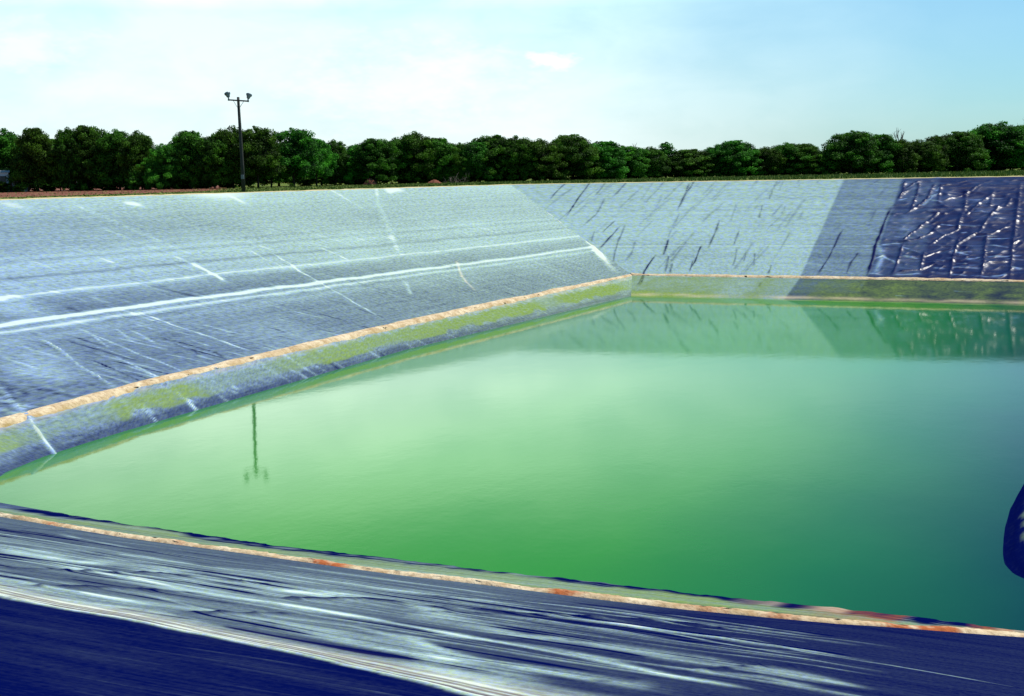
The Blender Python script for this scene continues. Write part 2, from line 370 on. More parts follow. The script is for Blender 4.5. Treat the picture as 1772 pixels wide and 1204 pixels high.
# ---- far slope --------------------------------------------------------
m_far = liner_material('dusty_liner_far', (.10, .9, 1), 1., .16, (.44, .67, .60), 1.5, 1.6, (.05, .17, .52))
FBE = np.array((-4., 124.3)); far_w = [CW, ext(CW, FWE, .5), FWE]; far_b = [BC, ext(BC, FBE, .5), FBE]; far_r = [CR, ext(CR, FRE, .5), FRE]
F = Sheet(far_w, far_r, .13, .14, (0, -1, 4.1), far_b, ZB)
Z = F.P[..., 2]; X = F.P[..., 0]; Y = F.P[..., 1]
def side(p, q):                                     # signed distance in plan to a panel joint
    a, b = F.pts([p, q]); d = (b-a)/np.linalg.norm(b-a); return (X-a[0])*d[1] - (Y-a[1])*d[0]
j1 = side((1385, 478), (1463, 312)); j2 = side((1502, 480), (1560, 318)); j3 = side((1590, 480), (1625, 310))
p1, p2, p3 = sstep(-.15, .15, j1), sstep(-.2, .2, j2), sstep(-.3, .5, j3)
F.A['dust'] +=   .66 - .31*p1 - .16*p2 - .02*p2 - .12*p3 - .05*sstep(0, 10, j1) + .10*p2*(vnoise(Z*1.1+X*.25, 23)-.45) + .08*p2*(vnoise(X*.9+Z*.3, 24)-.5)
F.A['dust'] += (.07*(vnoise(Z*2.2, 21)-.5) + .10*(vnoise(Z*5.5, 22)-.5))*(1-.3*p2)
for z0, a, wd in ((3.97, .30, .05), (4.05, -.06, .15), (7.2, .12, .10), (6.7, .07, .08), (5.7, .06, .1)): F.A['dust'] += a*np.exp(-((Z-z0)/wd)**2)*(1-.6*p2)
F.A['dust'] += .10*np.exp(-((Z-5.5)/2.)**2)*sstep(-35, -55, X)*(1-p1)
cr = (1-np.abs(2*v2(X*.35+Z*.9, Z*2.4, 61)-1))**3*.16 + (1-np.abs(2*v2(X*.8-Z*.8, Z*3.6+X*.1, 62)-1))**3*.09 + .06*v2(X*1.7, Z*7, 63)
F.disp += sstep(ZB+.1, ZB+1.2, Z)*sstep(H, H-1., Z)*(.10*v2(X*.3, F.U[..., 1]*.4, 64) + .04*v2(X*.9, F.U[..., 1]*1.1, 65) - .07)
F.disp += cr*(.10*p1 + .70*p2)*sstep(1.3, 1.7, Z)*sstep(H, H-.6, Z); F.A['gloss'] += (.10*p1*(1-p2) + .85*p2)*sstep(1.3, 1.7, Z)
crop2 = lambda L: [(500+x*.395, 130+y*.395) for x, y in L]
F.A['cool'] += .36*p1 + .44*p2 + .2*p3
crop3 = lambda L: [(1100+x*.382, 180+y*.382) for x, y in L]
def Fd(px, wd=.16, amt=.75, h=.05, **k): F.stroke(px, wd*.80, amt*1.4, 'fold', h*.5, wob=.03, mode='max', brk=.45, **k)
for L, a in (([(1290, 495), (1220, 540), (1145, 610)], .75), ([(1365, 495), (1310, 550), (1215, 675)], .8), ([(1420, 495), (1380, 545), (1340, 590)], .6), ([(1530, 485), (1480, 530), (1420, 590)], .6),
             ([(1385, 595), (1345, 660), (1285, 705)], .5), ([(1755, 520), (1735, 570), (1710, 615)], .7), ([(1430, 680), (1375, 725)], .75), ([(1450, 700), (1360, 785)], .8), ([(1475, 690), (1430, 790), (1420, 840)], .55),
             ([(1340, 720), (1325, 760)], .5), ([(1610, 800), (1575, 840), (1555, 870), (1550, 900), (1535, 950)], .8), ([(1665, 740), (1640, 805)], .65), ([(1660, 810), (1650, 865)], .5), ([(1680, 830), (1670, 870)], .5),
             ([(1770, 820), (1755, 865)], .7), ([(1520, 750), (1500, 800), (1470, 830)], .4), ([(1640, 560), (1600, 640)], .25), ([(1600, 520), (1540, 600)], .25), ([(1700, 660), (1660, 740)], .35)):
    Fd(crop2(L), .17, a*.85)
for L, a in (([(290, 365), (215, 470), (190, 520)], .75), ([(160, 360), (110, 430), (40, 500)], .35), ([(380, 550), (355, 615), (330, 670)], .7), ([(470, 590), (445, 655)], .6), ([(300, 655), (270, 720), (240, 765)], .8),
             ([(150, 640), (125, 700)], .75), ([(95, 695), (60, 735), (40, 760), (10, 850)], .8), ([(150, 700), (135, 765)], .6), ([(170, 730), (155, 765)], .6), ([(575, 480), (560, 540)], .5), ([(640, 380), (605, 460)], .5), ([(700, 590), (655, 670)], .4),
             ([(500, 680), (490, 720)], .5), ([(540, 680), (535, 740)], .55), ([(615, 730), (600, 770)], .6), ([(940, 570), (900, 650), (865, 710), (825, 775)], .9), ([(1010, 670), (975, 720), (955, 770)], .7),
             ([(740, 360), (740, 400)], .3), ([(840, 360), (820, 380)], .3), ([(760, 500), (740, 540)], .3), ([(460, 480), (430, 560)], .3), ([(460, 660), (440, 740)], .5), ([(680, 480), (660, 520)], .3), ([(200, 530), (170, 600)], .4), ([(560, 360), (540, 400)], .35), ([(680, 360), (650, 420)], .3), ([(570, 820), (560, 850)], .6), ([(1030, 800), (1000, 870)], .6),
             ([(1110, 350), (1060, 380)], .3), ([(1140, 380), (1100, 430)], .3), ([(1090, 480), (1060, 540)], .35)):
    Fd(crop3(L), .15, a*.85)
for L, a in (([(1300, 345), (1220, 390), (1185, 440)], 1), ([(1285, 355), (1270, 420), (1240, 490)], .9), ([(1355, 360), (1320, 430), (1270, 470), (1220, 500)], 1), ([(1160, 470), (1130, 530), (1090, 630), (1075, 700), (1045, 785)], 1), ([(1225, 350), (1195, 430)], .8),
             ([(1380, 480), (1310, 540), (1200, 625)], 1), ([(1380, 540), (1330, 585), (1280, 610), (1200, 625)], .9), ([(1210, 630), (1190, 700), (1160, 780)], 1), ([(1385, 440), (1490, 405), (1580, 345)], 1), ([(1610, 400), (1560, 440), (1490, 500)], .8),
             ([(1670, 430), (1610, 490), (1560, 570), (1480, 610)], 1), ([(1705, 535), (1610, 580), (1530, 580), (1450, 640)], 1), ([(1470, 590), (1440, 680), (1420, 785)], 1), ([(1590, 580), (1580, 680), (1560, 790)], .9), ([(1745, 340), (1725, 500), (1705, 650), (1695, 800)], .9),
             ([(1620, 380), (1605, 460)], .6), ([(1500, 380), (1490, 480)], .6), ([(1450, 650), (1380, 660), (1310, 690)], .9), ([(1360, 720), (1290, 750), (1180, 765)], .9), ([(1620, 660), (1580, 670)], .7), ([(1700, 705), (1600, 715), (1560, 740)], .8), ([(1310, 660), (1290, 760)], .8),
             ([(1750, 600), (1710, 625)], .9), ([(1700, 410), (1680, 450)], .7), ([(1385, 360), (1370, 450)], .7), ([(1510, 345), (1390, 370)], .4), ([(1260, 380), (1200, 420)], .5), ([(1440, 800), (1400, 870)], .7), ([(1290, 800), (1270, 820)], .7), ([(1480, 480), (1460, 560), (1380, 600), (1330, 640)], .6)):
    Fd(crop3(L), .2, a, .2)
Fs = lambda L, a=.5, wd=.12: F.stroke(crop3(L), wd, a, 'dust', .03, wob=.02)  # dust channel, also takes the painted white glints
for L in ([(1110, 640), (1200, 630)], [(1200, 650), (1240, 662)], [(1170, 777), (1290, 772)], [(1590, 685), (1750, 680)], [(1430, 740), (1560, 742)], [(1475, 577), (1500, 572)], [(1590, 600), (1700, 600)], [(1700, 738), (1750, 745)], [(1350, 738), (1400, 745)], [(1380, 540), (1450, 545)],
          [(1430, 660), (1510, 676)], [(1300, 460), (1350, 420)], [(1335, 420), (1380, 405)], [(1340, 440), (1390, 445)], [(1210, 690), (1280, 700)], [(1080, 700), (1120, 690), (1180, 720)], [(1060, 770), (1120, 775)], [(1290, 745), (1330, 735)], [(1600, 630), (1690, 640)], [(1500, 700), (1560, 690)], [(1430, 870), (1530, 878)], [(1170, 905), (1230, 910)], [(1430, 770), (1500, 778)], [(1190, 440), (1230, 430)], [(1460, 545), (1540, 548)], [(1360, 395), (1380, 380)], [(1610, 780), (1680, 775)]):
    Fs(L, .62, .13)  # white glints on the wrinkled sheet, painted in through the dust channel
Fs([(1100, 640), (1115, 700), (1085, 770)], .5, .3); Fs([(1230, 500), (1215, 600)], .10, .8); Fs([(760, 720), (860, 735)], .2, .3)
for k in range(46):                                 # long soft wrinkles leaning with the sheet
    x0 = random.uniform(-66, -32); z0 = random.uniform(.8, 7.5); ln = random.uniform(4, 10); y0 = 124.5+3.7*(z0-1.3); dx = random.uniform(.0, .12)*ln
    F.stroke(None, random.uniform(.10, .2), random.uniform(.18, .45), 'fold', .02, xy=[(x0, y0), (x0+dx*.4, y0+ln*.5), (x0+dx, y0+ln)], wob=.05, mode='max', brk=.7)
for k in range(90):
    x0 = random.uniform(-66, -34); z0 = random.uniform(.8, 9.8); ln = random.uniform(1., 4)
    y0 = 118.5+4.08*z0
    F.stroke(None, random.uniform(.06, .14), random.uniform(.05, .2), 'fold', .01, xy=[(x0, y0), (x0+.05*ln, y0+ln)], wob=.03, mode='max')
for k in range(70):
    x0 = random.uniform(-32, -6); z0 = random.uniform(.8, 9.8); ln = random.uniform(.8, 3)
    y0 = 118.5+4.08*z0
    F.stroke(None, random.uniform(.06, .12), random.uniform(.1, .4), 'dust', .06, xy=[(x0, y0), (x0+ln, y0+random.uniform(-.5, .5))], wob=.05)
lower = sstep(1.36, 1.26, Z); br = vnoise(X*.7, 31)*.5+.5*v2(X*1.3, Z*6, 32)
F.A['algae'] += lower*(.55 - .15*p1 + .7*(br-.5)) + .5*sstep(.45, .2, Z)*sstep(-28, -42, X)
F.A['sand'] += .45*np.exp(-((Z-.12)/.09)**2)*v2(X*.6, Z*5, 33)*1.5
F.A['dust'] += -lower*(.26 + .2*(br-.5)); F.A['cool'] += lower*.25*sstep(-36, -28, X)
tag(F.build('slope_far', m_far), 'wrinkled lined slope across the far end, pale grey turning dark blue', 'slope', None, 'structure')

# ---- near slope -------------------------------------------------------
m_near = liner_material('streaked_liner_near', (.035, 1.7, 1), 1., 1.1, (.42, .60, .53), 1.5, 6.)
near_w = [np.array(p) for p in ((-35.5, 33.1), (-33.3, 32.95), (-25.3, 32.75), (-18., 33.05), (-10.5, 33.5), (-5., 33.95), (8., 33.9))]
near_r = [np.array((x, NR)) for x in (-70., -66, -50, -34, -18, -6, 42.)]
K = Sheet(near_w, near_r, .24, .036, (0, 1, 4.08))
Z = K.P[..., 2]; X = K.P[..., 0]; Y = K.P[..., 1]
c5 = lambda L: [(x*.4515, 800+y*.4515) for x, y in L]
c6 = lambda L: [(700+x*.395, 800+y*.395) for x, y in L]
c7 = lambda L: [(1200+x*.4187, 700+y*.4187) for x, y in L]
lp = [onplane(p, K.p0, K.pn) for p in ((-140, 876), (-60, 886), (0, 895), (226, 929), (451, 959), (700, 995), (799, 1007), (1000, 1033), (1200, 1059), (1451, 1085), (1765, 1107), (1900, 1115), (2350, 1143))]
lp = np.array(lp)
for q_ in lp: q_[2] = Z.ravel()[np.argmin((X-q_[0])**2 + (Y-q_[1])**2)] + .02
zled = np.interp(X, lp[:, 0], lp[:, 2]); ZR = Z - zled + 1.0
below = sstep(4.9, 4.7, Z)   # lake side of the weld strip is dusty, uphill of it the sheet is clean
upb = sstep(1.2, 2.6, Z)
lr = sstep(-8.5, -15.0, X+1.1*(Z-1.))
K.A['dust'] += below*(.015 + .11*lr + .08*upb*lr + .05*np.exp(-((X+14)/7)**2)*upb) + (1-below)*0
K.A['dust'] += below*lr*.30*(vnoise((Z*9 + X*.07)+100, 42)-.5)*upb
def Kw(px, wd, amt, h=.0): K.stroke(px, wd, amt, 'dust', h, wob=.02)
Kw(c5([(0, 325), (250, 372), (520, 402), (700, 440)]), .45, .34); Kw(c5([(0, 345), (200, 375), (420, 395)]), .3, .3)
Kw(c5([(0, 370), (250, 405), (450, 440), (700, 490), (1000, 542), (1300, 590), (1770, 672)]), .13, .75)
Kw(c5([(400, 445), (700, 500), (1000, 548), (1300, 600)]), .30, .25)
Kw(c6([(0, 722), (400, 800), (800, 870), (1150, 950), (1450, 1000)]), .13, .7)
Kw(c5([(450, 350), (750, 390)]), .12, .35); Kw(c5([(850, 405), (1050, 420), (1500, 490)]), .12, .35); Kw(c5([(230, 275), (500, 330)]), .12, .3)
Kw(c5([(650, 440), (950, 470), (1250, 520), (1400, 545)]), .35, .42); Kw(c5([(560, 515), (800, 575), (1000, 590), (1350, 640), (1770, 745)]), .14, .42)
Kw(c5([(300, 505), (600, 560)]), .12, .3); Kw(c5([(1000, 490), (1300, 510), (1600, 560), (1770, 612)]), .4, .42)
Kw(c5([(900, 600), (1300, 660), (1770, 770)]), .3, .28); Kw(c5([(1250, 500), (1550, 530), (1770, 570)]), .1, .3)
Kw(c6([(0, 670), (300, 720), (500, 770), (800, 800), (1100, 850), (1300, 900)]), .38, .42); Kw(c6([(100, 760), (350, 790), (640, 830), (1000, 900)]), .14, .4)
Kw(c6([(0, 770), (200, 850), (500, 900), (900, 960)]), .12, .35); Kw(c6([(0, 800), (300, 880), (700, 950), (900, 990)]), .22, .28); Kw(c6([(200, 610), (380, 640)]), .08, .3); Kw(c6([(700, 690), (1100, 755), (1500, 830), (1770, 870)]), .06, .35)
Kw(c5([(1050, 625), (1400, 705), (1770, 795)]), .35, .32); Kw(c6([(0, 835), (300, 912), (620, 985)]), .32, .34); Kw(c6([(0, 890), (250, 955), (420, 1005)]), .28, .36); Kw(c6([(450, 905), (800, 960), (1100, 1005)]), .30, .30)
Kw(c7([(0, 1052), (150, 1090), (400, 1130), (700, 1190)]), .25, .32); Kw(c7([(0, 1120), (300, 1150), (500, 1190)]), .2, .3); Kw(c7([(0, 970), (250, 990), (450, 1040), (800, 1092), (1300, 1180)]), .05, .42)
Kw(c7([(100, 1010), (300, 1030), (600, 1060)]), .08, .2)
for k in range(260):                                # fine dust trails running the length of the slope
    z0 = random.uniform(1.3, 4.2); x0 = random.uniform(-34, -5) ; ln = random.uniform(2, 9); y0 = 33.2-4.08*z0
    if x0+1.2*(z0-1) > -9 and random.random() < .8: continue
    a = random.uniform(.08, .35)*(1 if random.random() < .6 else -1)
    K.stroke(None, random.uniform(.03, .10), a, 'dust', .012 if a > 0 else 0, xy=[(x0, y0), (x0+ln, y0+ln*random.uniform(-.09, .03))], wob=.012)
def Kd(px, wd, amt, h=0.): K.stroke(px, wd, amt, 'fold', h, wob=.015, mode='max')
Kd(c5([(0, 408), (300, 422), (600, 430), (900, 460), (1100, 472)]), .10, 1., .04); Kd(c5([(60, 478), (450, 492), (800, 512)]), .16, .95, .05)
Kd(c5([(1030, 530), (1400, 532), (1770, 580)]), .16, 1., .05); Kd(c6([(0, 628), (500, 672), (1000, 702), (1400, 735)]), .14, 1., .05); Kd(c6([(0, 660), (300, 668), (560, 690)]), .09, .8)
Kd(c5([(690, 592), (950, 590), (1120, 588)]), .14, .95, .05); Kd(c5([(0, 250), (300, 265), (700, 308)]), .08, .8); Kd(c5([(0, 262), (400, 290)]), .06, .6); Kd(c5([(950, 470), (1400, 520)]), .06, .6)
Kd(c6([(1200, 942), (1500, 916), (1770, 915)]), .08, .9, .05); Kd(c6([(0, 585), (600, 620), (1000, 650)]), .1, .6); Kd(c6([(1100, 735), (1500, 740), (1770, 760)]), .12, .8); Kd(c6([(400, 790), (700, 790), (900, 800)]), .07, .6); Kd(c6([(800, 985), (1000, 960), (1200, 955)]), .06, .7)
Kd(c7([(0, 880), (300, 910), (500, 925)]), .12, .8); Kd(c7([(0, 1110), (250, 1105)]), .07, .9); Kd(c5([(1400, 600), (1770, 660)]), .06, .5); Kd(c5([(0, 318), (250, 330)]), .05, .5)
# the weld strip: parallel pale bands with dark gaps
lo = K.pts([(-60, 1023), (0, 1035), (135, 1062), (244, 1082), (384, 1111), (542, 1143), (740, 1190), (860, 1222)])
hi = K.pts([(-60, 1010), (0, 1021), (113, 1046), (226, 1066), (361, 1096), (542, 1132), (799, 1184), (930, 1214)])
wv = .05*(vnoise(X*1.3, 44)-.5) + .03*vnoise(X*6, 45)
ylo = np.interp(X, lo[:, 0], lo[:, 1]) + wv; yhi = np.interp(X, hi[:, 0], hi[:, 1]) + wv*.6; tq = (Y-ylo)/(yhi-ylo)      # 0 at the lower weld, 1 at the upper
K.A['dust'][tq < -.02] *= .0; K.A['fold'][tq < -.02] = np.maximum(K.A['fold'][tq < -.02], .6)
rip = .75+.5*vnoise(X*3.1, 46)
for q0, wd, a in ((.06, .09, 1.0), (.45, .09, .9), (.73, .05, .7), (1.0, .11, .85), (1.4, .25, .30), (1.9, .3, .2)):
    K.A['dust'] += a*rip*np.exp(-((tq-q0)/wd)**2)
for q0, wd in ((.25, .10), (.62, .055), (.83, .05)):
    K.A['fold'] = np.maximum(K.A['fold'], .9*np.exp(-((tq-q0)/wd)**2))
K.A['sand'] += .30*np.exp(-((tq-.8)/.8)**2)*(tq > 0)
K.disp += .03*np.exp(-((tq-.06)/.1)**2)
up = tq < -.02
K.A['dust'] += up*(.018*v2(X*.5, Y*2.2, 58)*v2(X*.12, Y*.35, 59) + .03*sstep(.55, .9, v2(X*.25, Y*3., 60))*sstep(-9, -4, X)); K.A['fold'][up] = 0
for k in range(26):
    x0 = random.uniform(-16, -1); ln = random.uniform(1, 4); y0 = random.uniform(8, 15.5)
    K.stroke(None, .03, random.uniform(.012, .035), 'dust', .008, xy=[(x0, y0), (x0+ln, y0+ln*random.uniform(.02, .12))], wob=.02)
K.disp += sstep(1.1, 1.8, ZR)*(.05*v2(K.U[..., 0]*.25, K.U[..., 1]*.7, 66) + .02*v2(K.U[..., 0]*.6, K.U[..., 1]*2.2, 67) - .03)
# foot of the slope
low = sstep(1.05, .95, ZR+.05*(vnoise(X*1.2, 47)-.5)); b1 = vnoise(X*.5, 48)*.5 + .5*vnoise(Z*14+X*.4, 52)
wet = sstep(.32, .12, Z+.35*(vnoise(X*.45, 49)-.5)+.12*(vnoise(X*2.6, 56)-.5))
K.A['algae'] += low*(1-wet)*(.30+.7*b1) ; K.A['dust'] += low*((.30*vnoise(Z*19+X*.3, 53))-.30*wet*(.4+.9*vnoise(X*2.3, 54))); K.disp += low*.035*(vnoise(X*1.9, 55)+.6*vnoise(X*5.3, 57)-.8)*sstep(.5, .1, Z)
K.A['sand'] += .55*low*wet*sstep(-10, -7, X)*sstep(.45, .7, vnoise(X*.9, 50))
K.A['rust'] += .6*low*sstep(-9, -4, X)*sstep(.4, .7, vnoise(X*1.1+3, 51))
tag(K.build('slope_near', m_near), 'dark lined slope streaked with white dust in the foreground', 'slope', None, 'structure')

# ---- right slope ------------------------------------------------------
m_right = liner_material('dark_liner_right', (.06, 1., 1), 1., .4)
rw = [np.array(p, float) for p in ((8., 33.9), (8.8, 35.5), (7.8, 37.6), (5., 38.), (-1.5, 38.2), (-2.1, 38.4), (-2.55, 38.9), (-2.85, 39.8), (-3.03, 41.5), (-3.17, 44.), (-3.2, 46.5), (-3.08, 49.5), (-2.85, 53), (-2.5, 58))] + [FWE]
rr = [np.array(p, float) for p in ((42, NR), (46, 30), (40, 66), (30, 72), (24, 73), (25, 74), (27, 76), (30, 80), (30, 83), (30, 86), (30, 89), (30, 93), (30, 97), (30, 102))] + [FRE]
Q = Sheet(rw, rr, .4, .15, (-1, 0, 3))
Z = Q.P[..., 2]
lip = sstep(.22, .15, Z+.12*(vnoise(Q.U[..., 0]*1.5, 61)-.5))
Q.A['cool'] += .5; Q.A['dust'] += .10*(1-lip); Q.A['algae'] += .45*(1-lip)*sstep(1.5, .8, Z)
Q.disp += .10*np.exp(-((Z-.14)/.12)**2)*(.7+.6*vnoise(Q.U[..., 0]*.8, 62))
tag(Q.build('slope_right', m_right), 'rounded dark blue foot of the right bank at the photo edge', 'slope', None, 'structure')

# ---- ledge of tan silt round the basin -------------------------------
def silt_material():
    m, t, b = mat('tan_silt'); g = N(t, 'ShaderNodeTexCoord').outputs['Object']
    n = noise(t, g, 1.1, 5, .65); f = noise(t, g, 5., 4, .6)
    c = mixc(t, ramp(t, n, [(.35, 0.), (.62, 1.)]), (.50, .34, .17), (.82, .68, .46))
    c = mixc(t, ramp(t, f, [(.34, .55), (.50, 0.)]), c, (.30, .19, .09))
    c = mixc(t, math_(t, 'MULTIPLY', attr(t, 'foot'), ramp(t, n, [(.3, 1.), (.65, .35)])), c, (.36, .27, .075))
    c = mixc(t, math_(t, 'MULTIPLY', attr(t, 'rust'), ramp(t, noise(t, g, .8, 4, .6), [(.45, 0.), (.55, 1.)])), c, (.45, .12, .03))
    t.links.new(c, b.inputs['Base Color']); b.inputs['Roughness'].default_value = .95
    bp = t.nodes.new('ShaderNodeBump'); bp.inputs['Distance'].default_value = .06; t.links.new(f, bp.inputs['Height']); t.links.new(bp.outputs[0], b.inputs['Normal'])
    return m
m_silt = silt_material()
def ledge(name, Wp, Bp, Rp, zb, half, h, rust, label, step=.3, crack=0., seed=1):
    Wp, Rp = np.array(Wp), np.array(Rp); path = np.array(Bp); zq = zb + 0*path[:, 0]
    s, q = resample(path, step); c = np.stack([np.interp(q, s, path[:, i]) for i in (0, 1)], 1)
    zb = np.interp(q, s, zq)[:, None]; d = np.stack([np.interp(q, s, (Rp-Wp)[:, i]) for i in (0, 1)], 1); L = np.linalg.norm(d, axis=1); d /= L[:, None]; sl = H/L if seed != 141 else 0*L + 1/4.08
    k = np.linspace(-1, 1, 11)
    ww = half*(.85 + .3*vnoise(q*.5, seed)); P = np.zeros((len(q), 11, 3))
    hh = h*(.7 + .6*vnoise(q*.9, seed+1))[:, None]*np.clip(1-k**2, 0, 1)[None, :]**.8*(.85+.3*RNG.random((len(q), 11)))
    o = k[None, :]*ww[:, None] + .12*half*RNG.normal(size=(len(q), 11))*(1-np.abs(k)) + .25*half*(vnoise(q*.3, seed+2)-.5)[:, None]
    P[..., :2] = c[:, None, :] + d[:, None, :]*o[..., None]
    P[..., 2] = zb + np.where(o < 0, o*(.75 if seed != 141 else 1/4.08), o*sl[:, None]) + hh - .03
    r = np.broadcast_to((rust*sstep(.6, .85, vnoise(q*.55, seed+5) + (.25*sstep(-12, -4, c[:, 0]) if seed == 141 else 0)))[:, None], P.shape[:2])
    me = mesh_np(name, P.reshape(-1, 3), gridfaces(len(q), 11), [m_silt], True, {'rust': r.ravel(), 'foot': np.broadcast_to(sstep(.05, -.75, k)[None, :], P.shape[:2]).ravel()})
    return tag(link(name, me), label, 'ledge', None, 'structure')
ledge('ledge_left', left_w[2:], left_b[2:], left_r[2:], ZB, .62, .10, 0., 'tan silt ledge running the length of the left slope', seed=101)
ledge('ledge_far', far_w, far_b, far_r, ZB, .70, .12, .12, 'pale tan silt ledge across the foot of the far slope', seed=121)
ledge('ledge_near', lp[:, :2] - (0, 6), lp[:, :2], lp[:, :2] - (0, 40), lp[:, 2], .27, .10, 1., 'thin rust spotted silt ledge along the foreground slope', .15, seed=141)

# ---- water ------------------------------------------------------------
def water_material():
    m, t, b = mat('green_pond_water'); g = N(t, 'ShaderNodeNewGeometry').outputs['Position']
    sep = t.nodes.new('ShaderNodeSeparateXYZ'); t.links.new(g, sep.inputs[0])
    # green body colour, with vignette and dimmer sky reflection painted in towards the right
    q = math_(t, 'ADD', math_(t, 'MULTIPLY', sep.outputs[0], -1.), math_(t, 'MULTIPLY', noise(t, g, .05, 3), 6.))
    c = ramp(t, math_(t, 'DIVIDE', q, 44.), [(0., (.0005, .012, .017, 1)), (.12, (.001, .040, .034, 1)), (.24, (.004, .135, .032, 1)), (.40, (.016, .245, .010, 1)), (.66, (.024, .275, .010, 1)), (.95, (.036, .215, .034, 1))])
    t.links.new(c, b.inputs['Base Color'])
    b.inputs['Roughness'].default_value = .045; b.inputs['IOR'].default_value = 1.35
    r1 = noise(t, mapping(t, g, (1, 1, 1), rot=(0, 0, .5)), 3.2, 3, .6); r2 = noise(t, mapping(t, g, (1, .6, 1)), .8, 2, .5)
    hgt = math_(t, 'ADD', math_(t, 'MULTIPLY', r1, .35), r2)
    bp = t.nodes.new('ShaderNodeBump'); bp.inputs['Strength'].default_value = .06; bp.inputs['Distance'].default_value = .05
    t.links.new(hgt, bp.inputs['Height']); t.links.new(bp.outputs[0], b.inputs['Normal'])
    return m
wx = np.array([(-46, 30, 0), (12, 30, 0), (12, 122, 0), (-46, 122, 0)], float)
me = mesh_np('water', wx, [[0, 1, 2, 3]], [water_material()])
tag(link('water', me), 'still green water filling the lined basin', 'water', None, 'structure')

# ---- ground, rim edge, grass -----------------------------------------
def ground_material():
    m, t, b = mat('rim_ground'); g = N(t, 'ShaderNodeNewGeometry').outputs['Position']
    sep = t.nodes.new('ShaderNodeSeparateXYZ'); t.links.new(g, sep.inputs[0])
    gr = mixc(t, ramp(t, noise(t, g, .35, 5, .65), [(.35, 0.), (.65, 1.)]), (.055, .11, .012), (.17, .20, .03))
    so_ = mixc(t, ramp(t, noise(t, g, .5, 5, .7), [(.35, 0.), (.65, 1.)]), (.11, .04, .026), (.30, .125, .085))
    # bare red soil on the left of the pole, grass farther along; the line wanders
    e = math_(t, 'ADD', sep.outputs[0], 98.)
    a = math_(t, 'MAXIMUM', e, math_(t, 'MULTIPLY_ADD', sep.outputs[1], .77, math_(t, 'ADD', sep.outputs[0], 4.)))
    a = math_(t, 'ADD', a, math_(t, 'MULTIPLY', math_(t, 'SUBTRACT', noise(t, g, .16, 4, .6), .5), 18))
    c = mixc(t, ramp(t, math_(t, 'MULTIPLY_ADD', a, .1, .5), [(.30, 1.), (.70, 0.)]), gr, so_)
    t.links.new(c, b.inputs['Base Color']); b.inputs['Roughness'].default_value = 1.; b.inputs['Specular IOR Level'].default_value = .1
    return m
rim = [np.array(p[:2]) for p in (left_r[::1])] + [FRE] + [p for p in rr[::-1][1:]] + [near_r[k] for k in range(5, 0, -1)]
rim = np.array(rim); cen = np.array([-22., 72.])
rad = [1.0, 1.03, 1.3, 2.4, 8, 45]
V = np.array([[*(cen + (p-cen)*k), H-.01] for k in rad for p in rim]); n = len(rim)
Fc = [[a*n+i, a*n+(i+1) % n, (a+1)*n+(i+1) % n, (a+1)*n+i] for a in range(len(rad)-1) for i in range(n)]
me = mesh_np('ground', V, Fc, [ground_material()])
tag(link('ground', me), 'flat ground of grass and red soil beyond the rim', 'ground', None, 'structure')
m_edge = plain('anchor_sand', (.62, .52, .27), .95, .3, 1.)
def edge_strip():
    P = np.array([lrx, CR, FRE])
    s, q = resample(P, .6); c = np.stack([np.interp(q, s, P[:, i]) for i in (0, 1)], 1)
    o = np.where((q < s[1])[:, None], np.array([[-1., 0]]), np.array([[0, 1.]]))
    k = np.array([-.05, .15, .5, .9]); zz = np.array([-.03, .06, .07, -.03])
    V = np.zeros((len(q), 4, 3)); V[..., :2] = c[:, None] + o[:, None]*(k[None, :, None]*(.6+.8*vnoise(q*.5, 71))[:, None, None])
    V[..., 2] = H + zz[None]*(.5+vnoise(q*.9, 72))[:, None]
    return tag(link('rim_edge', mesh_np('rim_edge', V.reshape(-1, 3), gridfaces(len(q), 4), [m_edge], True)), 'thin yellow sandy strip along the top edge of the liner', 'rim edge', None, 'structure')
edge_strip()
def grass_material():
    m, t, b = mat('grass_blades'); g = N(t, 'ShaderNodeNewGeometry').outputs['Position']
    c = mixc(t, ramp(t, noise(t, g, .4, 4, .6), [(.35, 0.), (.65, 1.)]), (.05, .12, .010), (.20, .25, .03))
    t.links.new(c, b.inputs['Base Color']); b.inputs['Roughness'].default_value = .8; return m
def tree_line(x):
    """foot of the tree row for a picture column of the photograph"""
    y = np.interp(x, [-80, 0, 420, 600, 900, 1200, 1500, 1772, 1860], [336, 332.5, 325.5, 320.5, 314.5, 307.5, 302, 295.5, 294]); return onz((x, y), H)[:2]
def grass():
    n = 26000; xs = RNG.uniform(-60, 1850, n); t = RNG.random(n)**1.1
    V = []; 
    for x, k in zip(xs, t):
        a = onz((x, np.interp(x, [0, 880, 1772], [345, 319, 304.5])-.8), H)[:2]; b = tree_line(x)+0
        p = a + (b-a)*k
        soil = max(p[0]+98, p[0]+4+.77*p[1]) < RNG.normal(0, 2)
        if soil and RNG.random() < .86: continue
        h = RNG.uniform(.12, .34)*np.interp(x, [300, 500, 900, 1700], [.28, .5, .9, 1.4]); wd = RNG.uniform(.05, .16); an = RNG.uniform(0, math.pi); dx, dy = math.cos(an)*wd, math.sin(an)*wd
        lx, ly = RNG.normal(0, .1, 2)
        V += [(p[0]-dx, p[1]-dy, H-.02), (p[0]+dx, p[1]+dy, H-.02), (p[0]+lx, p[1]+ly, H+h)]
    V = np.array(V); return tag(link('grass', mesh_np('grass', V, np.arange(len(V)).reshape(-1, 3), [grass_material()])), 'rough green grass strip between the liner edge and the trees', 'grass', None, 'stuff')
grass()

